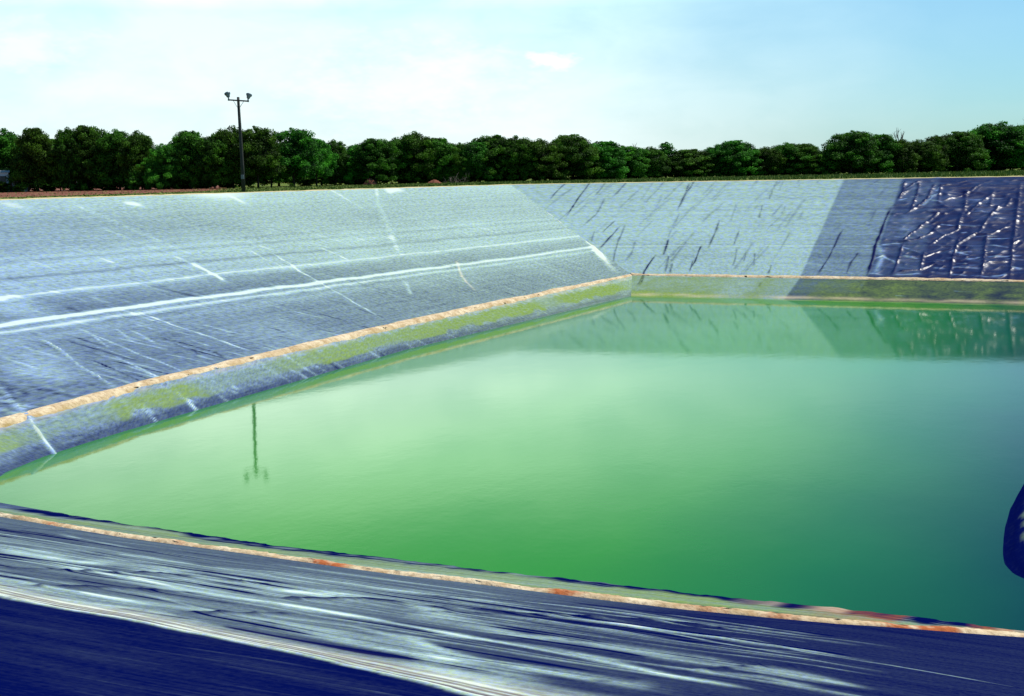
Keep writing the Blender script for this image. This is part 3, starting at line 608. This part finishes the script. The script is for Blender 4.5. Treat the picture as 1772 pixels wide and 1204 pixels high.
# ------------------------------------------------------------------ trees
def leaf_material(name, dark, light, tr=.25):
    m, t, b = mat(name)
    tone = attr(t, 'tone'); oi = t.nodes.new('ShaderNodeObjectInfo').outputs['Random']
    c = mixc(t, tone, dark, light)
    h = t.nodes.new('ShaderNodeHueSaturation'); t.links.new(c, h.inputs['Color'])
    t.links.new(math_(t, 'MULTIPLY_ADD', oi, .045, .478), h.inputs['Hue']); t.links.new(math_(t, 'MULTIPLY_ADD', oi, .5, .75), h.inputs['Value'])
    t.links.new(h.outputs[0], b.inputs['Base Color']); b.inputs['Roughness'].default_value = .7; b.inputs['Specular IOR Level'].default_value = .15
    tl = t.nodes.new('ShaderNodeBsdfTranslucent'); t.links.new(h.outputs[0], tl.inputs['Color'])
    mx = t.nodes.new('ShaderNodeMixShader'); mx.inputs[0].default_value = tr
    t.links.new(b.outputs[0], mx.inputs[1]); t.links.new(tl.outputs[0], mx.inputs[2])
    t.links.new(mx.outputs[0], t.nodes['Material Output'].inputs['Surface']); return m
m_leaf = leaf_material('oak_foliage', (.003, .017, .003), (.11, .35, .020))
m_leaf2 = leaf_material('bright_foliage', (.008, .045, .005), (.17, .46, .03), .25)
m_bark = plain('bark', (.035, .027, .02), .95, .4, 2.)
m_dead = plain('dead_wood', (.13, .11, .095), .95, .3, 2.)
def crown_mesh(name, seed, wid=1., low=.10, nl=34, per=520, leaf=.025, spread=1., m=None):
    """unit tree (height 1): many small leaf faces clustered round lumps"""
    r = np.random.default_rng(seed); V = []; T = []
    hw_ = .42*wid
    lobes = []
    def env(z): return math.sqrt(max(.015, 1-((z-.40)/.60)**2)) if z > .40 else .86+.14*(z/.40)
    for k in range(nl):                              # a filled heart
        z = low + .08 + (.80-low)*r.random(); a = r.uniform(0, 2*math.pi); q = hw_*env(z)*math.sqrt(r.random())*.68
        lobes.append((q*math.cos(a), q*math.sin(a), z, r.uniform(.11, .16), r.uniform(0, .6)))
    pa, pb, pc = r.uniform(0, 6.28, 3)
    for k in range(nl*3):                            # smaller clumps crowd the outside
        z = low + (.97-low)*r.random()**.8; a = r.uniform(0, 2*math.pi); q = hw_*env(z)*r.uniform(.74, 1.06)*spread*(1+.16*math.sin(2*a+pa+5*z)+.12*math.sin(3*a+pb-8*z)); z = z*(1-.10*max(0, math.sin(a+pc)+.4*math.sin(3*a+pa)))
        s = r.uniform(.045, .095)
        lobes.append((q*math.cos(a), q*math.sin(a), min(z, 1.-s*.7), s, r.uniform(.1, 1)))
    for k in range(12):                              # a few breaking out at the top
        a = r.uniform(0, 2*math.pi); q = hw_*r.uniform(0, .8)
        lobes.append((q*math.cos(a), q*math.sin(a), r.uniform(.88, 1.02)-.22*(q/hw_)**2, r.uniform(.025, .06), r.uniform(.3, 1)))
    for (x, y, z, s, tn) in lobes:
        n = int(per*(s/.13)**2)+30
        d = r.normal(size=(n, 3)); d /= np.linalg.norm(d, axis=1)[:, None]
        q = d*(s*r.uniform(.35, 1.2, n)**.7)[:, None]*np.array([1.15, 1.15, .8]) + (x, y, z)
        up = d*.8 + r.normal(size=(n, 3))*.6 + (0, 0, .35); up /= np.linalg.norm(up, axis=1)[:, None]
        a = np.cross(up, r.normal(size=(n, 3))); a /= np.linalg.norm(a, axis=1)[:, None]; b = np.cross(up, a)
        L = leaf*r.uniform(.5, 1.4, n)[:, None]
        quad = np.stack([q-a*L*.5, q+b*L*.38, q+a*L*.5, q-b*L*.38], 1)
        quad = quad[quad[:, :, 2].min(1) > .015]
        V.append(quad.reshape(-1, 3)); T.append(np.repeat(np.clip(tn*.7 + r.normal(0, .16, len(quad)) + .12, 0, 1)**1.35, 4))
    V = np.concatenate(V); T = np.concatenate(T)
    return mesh_np(name, V, np.arange(len(V)).reshape(-1, 4), [m or m_leaf], False, {'tone': T})
def trunk_mesh(name, seed, wid=1., top=.72, n=7, rad=.019):
    r = random.Random(seed); b = MB()
    pts = [(0, 0, -.02), (r.uniform(-.01, .01), r.uniform(-.01, .01), .16), (r.uniform(-.02, .02), r.uniform(-.02, .02), .36), (r.uniform(-.03, .03), r.uniform(-.03, .03), top)]
    b.tube(pts, [rad*1.25, rad, rad*.8, rad*.3], 8)
    for k in range(n):
        a = r.uniform(0, 6.28); z0 = r.uniform(.18, .5); l = r.uniform(.2, .36)*wid
        p0 = Vector((pts[1][0], pts[1][1], z0)); p1 = p0 + Vector((math.cos(a)*l*.5, math.sin(a)*l*.5, l*.4)); p2 = p0 + Vector((math.cos(a)*l, math.sin(a)*l, l*.95))
        b.tube([p0, p1, p2], [rad*.55, rad*.38, rad*.12], 5)
    me = bpy.data.meshes.new(name); b.bm.to_mesh(me); b.bm.free(); me.materials.append(m_bark); return me
VAR = []
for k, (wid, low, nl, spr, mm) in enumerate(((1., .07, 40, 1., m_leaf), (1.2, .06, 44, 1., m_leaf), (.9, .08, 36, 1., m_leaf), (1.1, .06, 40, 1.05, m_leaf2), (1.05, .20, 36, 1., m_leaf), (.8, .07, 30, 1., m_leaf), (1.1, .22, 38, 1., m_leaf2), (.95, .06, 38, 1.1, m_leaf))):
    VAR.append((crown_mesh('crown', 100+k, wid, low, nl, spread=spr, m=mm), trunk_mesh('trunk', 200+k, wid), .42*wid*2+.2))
SNAG = (crown_mesh('crown', 300, .26, .12, 16, 150, .03, m=m_leaf), trunk_mesh('trunk', 301, .4, .95, 4), .3)
def put_tree(px, top, wpx, var, label, group, back=0., kind='broadleaf_tree', cat='tree'):
    b = tree_line(px); b = b + b/np.linalg.norm(b)*back
    d = np.array([b[0], b[1], H-CAMZ]); zf = d@FW
    # height: walk up the vertical until it meets the picture row of the top
    hgt = 10.
    for _ in range(12):
        P = np.array([b[0], b[1], H+hgt-CAMZ]); y = 602-FPX*(P@UP)/(P@FW); hgt += (y-top)*zf/FPX
    cr, tr, uw = var
    t = empty(kind, (b[0], b[1], H-.05)); t.rotation_euler.z = random.uniform(0, 6.28)
    sx = 1.35*wpx*zf/FPX/uw
    sx = min(max(sx, .6*hgt), 2.0*hgt) if kind == 'broadleaf_tree' else sx
    t.scale = (sx, sx, hgt)
    link('crown', cr, t); link('trunk', tr, t)
    return tag(t, label, cat, group)
G1 = 'trees in the row beyond the rim'
front = [
 (8, 226, 78, 0, 'leftmost tree of the row, dark crown cut by the photo edge above the white shed'),
 (66, 221, 66, 2, 'tree with a small peaked top rising above the brown cabin'),
 (122, 223, 46, 5, 'slim tree with a raised limb, left of the tallest crown on the left side'),
 (154, 218, 78, 1, 'tallest crown on the left side of the row, dark and ragged'),
 (208, 227, 74, 7, 'dark tree with an even flat top, directly right of the tallest left crown'),
 (246, 229, 62, 0, 'tree at the right shoulder of the left clump, before the skyline drops'),
 (284, 250, 58, 3, 'low bright green tree sloping down into the gap left of the light pole'),
 (330, 226, 74, 2, 'tall tree standing on the right side of the skyline gap'),
 (372, 235, 56, 7, 'tree with a level top between the skyline gap and the light pole'),
 (404, 221, 70, 0, 'tree whose crown stands straight behind the light pole'),
 (447, 220, 76, 4, 'rounded tree with lobed top, right next to the light pole'),
 (470, 250, 60, 6, 'short bright green tree in front of the dip right of the light pole'),
 (508, 223, 86, 4, 'broad dome shaped tree with bare trunks showing under it'),
 (548, 240, 62, 6, 'sloping bright green tree right of the broad dome shaped one'),
 (582, 243, 44, 5, 'narrow tree with one small round tuft on top'),
 (612, 251, 56, 3, 'lowest tree in the dip left of the middle of the row'),
 (650, 240, 76, 1, 'square shouldered tree above the left red soil heap'),
 (690, 240, 62, 0, 'tree filling in between the square shouldered tree and the forked top'),
 (720, 230, 66, 7, 'tree with a forked top standing highest above the right red soil heap'),
 (758, 238, 64, 2, 'tree with a pointed left shoulder right of the forked top'),
 (792, 248, 52, 3, 'low tree in the small dip above the dead brush'),
 (822, 245, 54, 5, 'tree with a tiny dark tuft, left of a rounded middle crown'),
 (856, 234, 80, 1, 'rounded middle crown rising over the top left corner of the far slope'),
 (898, 237, 62, 0, 'tree directly right of the rounded middle crown'),
 (935, 242, 66, 7, 'feathery topped tree left of the highest middle tree'),
 (992, 233, 92, 1, 'highest tree in the middle of the row, dark domed top'),
 (1042, 244, 74, 2, 'tree stepping down on the right of the domed middle one'),
 (1086, 253, 66, 3, 'low tree with bare twigs beside it, left of the vine covered snag'),
 (1124, 255, 56, 0, 'low tree touching the left side of the vine covered snag'),
 (1196, 258, 84, 1, 'wide low tree right of the vine covered snag'),
 (1240, 253, 52, 5, 'small round tree left of the wispy topped one'),
 (1274, 243, 80, 1, 'wispy topped tree rising between two low stretches on the right'),
 (1325, 255, 56, 0, 'low tree right of the wispy topped one'),
 (1362, 248, 64, 7, 'first of two matching round crowns, a sky hole under its top'),
 (1394, 248, 58, 2, 'second of two matching round crowns'),
 (1426, 260, 54, 3, 'lowest tree on the right half, below the leaning tall crown'),
 (1472, 227, 80, 4, 'tall crown leaning left with sky gaps, start of the right clump'),
 (1519, 232, 58, 2, 'tree with a pointed right top, left of the bare branches'),
 (1556, 242, 52, 5, 'dark tree under the bare branches'),
 (1590, 243, 62, 0, 'low dark tree right of the bare branches'),
 (1616, 235, 40, 5, 'slim tree with a single round head in the right clump'),
 (1656, 228, 86, 1, 'broad dark tree second in height at the right end'),
 (1726, 213, 96, 7, 'tallest tree of the row near the right edge'),
 (1776, 216, 80, 1, 'last tree of the row, cut by the right edge of the photo'),
]
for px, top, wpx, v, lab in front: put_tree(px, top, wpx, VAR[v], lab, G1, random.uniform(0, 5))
put_tree(1152, 246, 22, SNAG, 'narrow vine covered snag poking above the low trees', None, 4, 'vine_covered_snag')
xs = np.linspace(-40, 1820, 44)
for i, px in enumerate(xs):
    tops = np.interp(px, [f[0] for f in front], [f[1] for f in front])
    if 262 < px < 318: tops = 262
    put_tree(px+random.uniform(-10, 10), tops+random.uniform(8, 24), random.uniform(60, 90), VAR[random.choice((0, 1, 2, 7, 3))], 'green crown glimpsed in the second rank behind the front trees', 'second rank of trees', random.uniform(12, 26))

# bare branches and brush
def dead_tree(px, ytop, back, label, name='dead_tree', seed=5, spread=1.):
    b = tree_line(px); b = b + b/np.linalg.norm(b)*back; zf = np.linalg.norm(b)
    P = np.array([b[0], b[1], 0]); hgt = 10.
    for _ in range(12):
        P = np.array([b[0], b[1], H+hgt-CAMZ]); y = 602-FPX*(P@UP)/(P@FW); hgt += (y-ytop)*zf/FPX
    t = empty(name, (b[0], b[1], H-.05)); r = random.Random(seed)
    MB().tube([(0, 0, 0), (.05, .1, hgt*.4), (-.1, .1, hgt*.75)], [.2, .15, .08], 7).build('trunk', m_dead, t)
    k = 0
    for i in range(9):
        a = r.uniform(0, 6.28); z0 = hgt*r.uniform(.5, .74); l = hgt*r.uniform(.16, .3)
        p0 = Vector((0, .1, z0)); p1 = p0 + Vector((math.cos(a)*l*.35*spread, math.sin(a)*l*.35*spread, l*.55)); p2 = p1 + Vector((math.cos(a+.5)*l*.25*spread, math.sin(a+.5)*l*.25*spread, l*.5))
        m = MB().tube([p0, p1, p2], [.07, .05, .02], 5)
        for j in range(4):
            q = p0.lerp(p2, r.uniform(.4, .95)); m.tube([q, q + Vector((r.uniform(-.5, .5), r.uniform(-.5, .5), r.uniform(.3, .9)))], [.03, .015], 4)
        m.build('branch', m_dead, t)
    return tag(t, label, 'dead tree')
dead_tree(1554, 224, 3, 'bare grey branches rising out of the dark trees near the right end', seed=5)
dead_tree(1097, 248, 6, 'bare twigs showing above the low tree left of the vine covered snag', seed=8, spread=.7)
dead_tree(1768, 206, 3, 'bare twigs above the last tree at the right edge', seed=11, spread=.7)

def bush(px, ytop, wpx, label, name='bush', back=-2.5, seed=1, m=None):
    b = tree_line(px); b = b + b/np.linalg.norm(b)*back; zf = np.linalg.norm(b); hgt = 1.
    for _ in range(12):
        P = np.array([b[0], b[1], H+hgt-CAMZ]); y = 602-FPX*(P@UP)/(P@FW); hgt += (y-ytop)*zf/FPX
    hgt = max(.4, hgt); wm = wpx*zf/FPX
    t = empty(name, (b[0], b[1], H-.03)); 
    c = link('foliage', crown_mesh('foliage', 400+seed, 1., .05, 16, 150, .07, m=m or m_leaf2), t); c.scale = (wm, wm, hgt)
    s = link('stem', trunk_mesh('stem', 500+seed, 1., .5, 4), t); s.scale = (wm, wm, hgt)
    return tag(t, label, 'bush')
bush(531, 310, 26, 'rounded bright green bush under the broad dome shaped tree', seed=1, back=3)
bush(505, 317, 9, 'small dark green shrub standing alone on the grass strip', seed=2, back=-6, m=m_leaf)
bush(32, 319, 18, 'low dark bush in front of the brown cabin', seed=3, back=-5, m=m_leaf)
bush(4, 314, 34, 'low dark bush hiding the foot of the white shed', seed=4, back=-5, m=m_leaf)
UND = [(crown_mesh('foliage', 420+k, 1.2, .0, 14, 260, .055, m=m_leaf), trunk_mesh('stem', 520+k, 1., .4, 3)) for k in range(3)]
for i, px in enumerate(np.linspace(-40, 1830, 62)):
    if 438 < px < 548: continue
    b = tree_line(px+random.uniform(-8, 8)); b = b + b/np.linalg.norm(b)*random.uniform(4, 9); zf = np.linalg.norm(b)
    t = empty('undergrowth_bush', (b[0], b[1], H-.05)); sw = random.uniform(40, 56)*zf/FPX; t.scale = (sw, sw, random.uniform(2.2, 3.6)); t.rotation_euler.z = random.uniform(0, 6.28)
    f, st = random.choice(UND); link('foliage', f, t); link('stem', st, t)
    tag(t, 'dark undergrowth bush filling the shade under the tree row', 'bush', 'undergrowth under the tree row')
bush(235, 296, 28, 'pale green bush among the shaded trunks left of the skyline gap', seed=5, back=-1.)

# red soil heaps and brush
m_red = plain('red_soil', (.22, .075, .045), 1., .4, 1.5)
def heap(px, ytop, wpx, label, seed):
    b = tree_line(px); b = b - b/np.linalg.norm(b)*2.5; zf = np.linalg.norm(b); hgt = (float(602-FPX*((np.array([b[0], b[1], H-CAMZ])@UP)/(np.array([b[0], b[1], H-CAMZ])@FW)))-ytop)*zf/FPX
    a, n = 26, 12; r = np.random.default_rng(seed); V = []
    ph = r.uniform(0, 6.28, 6)
    for j in range(n+1):
        rr_ = j/n
        for i in range(a):
            an = 2*math.pi*i/a; k = 1 + .18*math.sin(2*an+ph[0]) + .12*math.sin(5*an+ph[1])
            z = max(0, math.cos(rr_*math.pi/2))**1.3*(1+.25*math.sin(3*an+ph[2])*rr_)*hgt + r.normal(0, .05)*(rr_ < .95)
            V.append((rr_*k*math.cos(an)*wpx*zf/FPX/2, rr_*k*math.sin(an)*wpx*zf/FPX/2.4, z-.03))
    Fq = [[j*a+i, j*a+(i+1) % a, (j+1)*a+(i+1) % a, (j+1)*a+i] for j in range(n) for i in range(a)]
    o = link('soil_heap', mesh_np('soil_heap', V, Fq, [m_red], True)); o.location = (b[0], b[1], H)
    return tag(o, label, 'soil heap')
heap(640, 309, 32, 'left of two red soil heaps at the foot of the trees', 1)
heap(752, 311, 28, 'right of two red soil heaps, beside the dead brush', 2)
def brush():
    b = tree_line(788); b = b - b/np.linalg.norm(b)*2; t = empty('brush_pile', (b[0], b[1], H-.02)); r = random.Random(3)
    for i in range(26):
        a = r.uniform(0, 6.28); l = r.uniform(.8, 2.6); x0, y0 = r.uniform(-2.2, 2.2), r.uniform(-.8, .8); e = r.uniform(.15, 1.1)
        p = Vector((x0, y0, 0)); q = p + Vector((math.cos(a)*l*math.cos(e), math.sin(a)*l*math.cos(e), l*math.sin(e)))
        mb = MB().tube([p, p.lerp(q, .5)+Vector((0, 0, .1)), q], [.05, .035, .015], 5); mb.tube([p.lerp(q, .6), p.lerp(q, .6)+Vector((r.uniform(-.4, .4), r.uniform(-.3, .3), .5))], [.025, .01], 4)
        mb.build('branch', m_dead, t)
    tag(t, 'pile of bare grey branches lying at the foot of the trees beside a red heap', 'brush pile')
brush()

# ------------------------------------------------------------------ light pole
m_pole = plain('weathered_pole', (.034, .036, .032), .85, .35, 3.)
m_steel = plain('galvanised_steel', (.20, .22, .24), .5, .15, 6., .4)
m_lampg = plain('lamp_housing', (.17, .20, .23), .4, .15, 6., .3)
def light_pole():
    D = 136.79; bx = np.array([-.2088*D, D]); ch, sh = math.cos(HEAD), math.sin(HEAD)
    p = np.array([ch*bx[0]-sh*bx[1], sh*bx[0]+ch*bx[1]]); hgt = 10.04
    t = empty('light_pole', (p[0], p[1], H-.02)); t.rotation_euler = (0, 0, HEAD)      # local x = across the picture
    lean = -.07
    q = lambda z: (lean*z/hgt*2, 0, z)
    MB().tube([q(-.5), q(3), q(7), q(hgt)], [.21, .19, .165, .14], 12).build('pole', m_pole, t)
    za = hgt-.38
    d = Vector((1, 0, -.085)).normalized(); c = Vector(q(za)) + Vector((.05, -.2, 0))
    rot = d.to_track_quat('X', 'Z').to_matrix()
    arm = MB().box(c, (2.25, .12, .15), rot, .02).build('crossarm', m_pole, t)
    MB().tube([c+d*.55+Vector((0, .05, -.05)), Vector(q(za-.75))+Vector((.1, -.1, 0))], [.025, .025], 6).build('brace', m_steel, t)
    MB().tube([c-d*.55+Vector((0, .05, -.05)), Vector(q(za-.75))+Vector((-.1, -.1, 0))], [.025, .025], 6).build('brace', m_steel, t)
    for s in (-1, 1):
        b = c + d*(1.04*s) + Vector((0, 0, .07))
        br = MB().tube([b-Vector((0, 0, .16)), b+Vector((0, 0, .26))], [.09, .07], 10).build('lamp_bracket', m_steel, t)
        ax = Vector((s*.30-.06, .38, 1)).normalized(); e1 = ax.orthogonal().normalized(); e2 = ax.cross(e1); o = b + Vector((0, 0, .2))
        ring = lambda u, r_: [o + ax*u + (e1*math.cos(a) + e2*math.sin(a))*r_ for a in [2*math.pi*k/16 for k in range(16)]]
        lp = MB().poly([ring(0, .10), ring(.05, .17), ring(.30, .23), ring(.36, .31), ring(.50, .325), ring(.52, .30)], True, True).build('floodlight', m_lampg, t)
        MB().poly([ring(.522, .285), ring(.53, .285)], True).build('lens', plain('lamp_glass', (.5, .55, .58), .12, .05), lp)
    MB().box(Vector(q(1.6))+Vector((0, -.27, 0)), (.3, .16, .45), None, .02).build('switch_box', m_steel, t)
    return tag(t, 'tall dark pole with a crossarm and two floodlights standing at the rim', 'light pole')
light_pole()

# ------------------------------------------------------------------ shed and cabin among the trees
m_white = plain('white_siding', (.72, .74, .78), .6, .06, 1.); m_roofg = plain('pale_roof', (.55, .56, .55), .6, .1, 1.)
m_brown = plain('brown_boards', (.16, .08, .06), .8, .2, 2.); m_dk = plain('dark_glass', (.02, .025, .04), .2, .1, 1.)
def cabin(name, px0, px1, ytop, back, dp, wm, rm, label, cat, rise=.5):
    b0, b1 = (tree_line(px) for px in (px0, px1)); n = (b0+b1)/2; n = n/np.linalg.norm(n)
    c = (b0+b1)/2 + n*back; zf = np.linalg.norm(c); wd = (px1-px0)*zf/FPX
    Pb = np.array([c[0], c[1], H-CAMZ]); yb = 602-FPX*(Pb@UP)/(Pb@FW); h = (yb-ytop)*zf/FPX
    t = empty(name, (c[0], c[1], H-.02)); t.rotation_euler.z = math.atan2(-n[0], n[1])
    hw_ = h-rise
    wl = MB().box((0, dp/2, hw_/2), (wd, dp, hw_)).build('wall', wm, t)
    rf = MB().poly([[(-wd/2-.2, -.25, hw_-.02), (-wd/2-.2, dp/2, hw_+rise), (-wd/2-.2, dp+.25, hw_-.02)], [(wd/2+.2, -.25, hw_-.02), (wd/2+.2, dp/2, hw_+rise), (wd/2+.2, dp+.25, hw_-.02)]]).build('roof', rm, t)
    MB().box((wd*.22, -.03, hw_*.42), (.9, .05, hw_*.8)).build('door', m_roofg if wm is m_brown else m_dk, t)
    f = MB().box((-wd*.22, -.03, hw_*.6), (.9, .05, .7)).build('window', m_white, t); MB().box((-wd*.22, -.062, hw_*.6), (.74, .02, .56)).build('pane', m_dk, f)
    return tag(t, label, cat)
cabin('shed', -16, 14, 297.5, -.6, 3., m_white, m_roofg, 'white shed partly hidden by trees at the left edge', 'shed', .35)
cabin('cabin', 20, 50, 305.5, -.5, 3., m_brown, m_roofg, 'low brown cabin with a pale roof under the trees at left', 'cabin', .4)
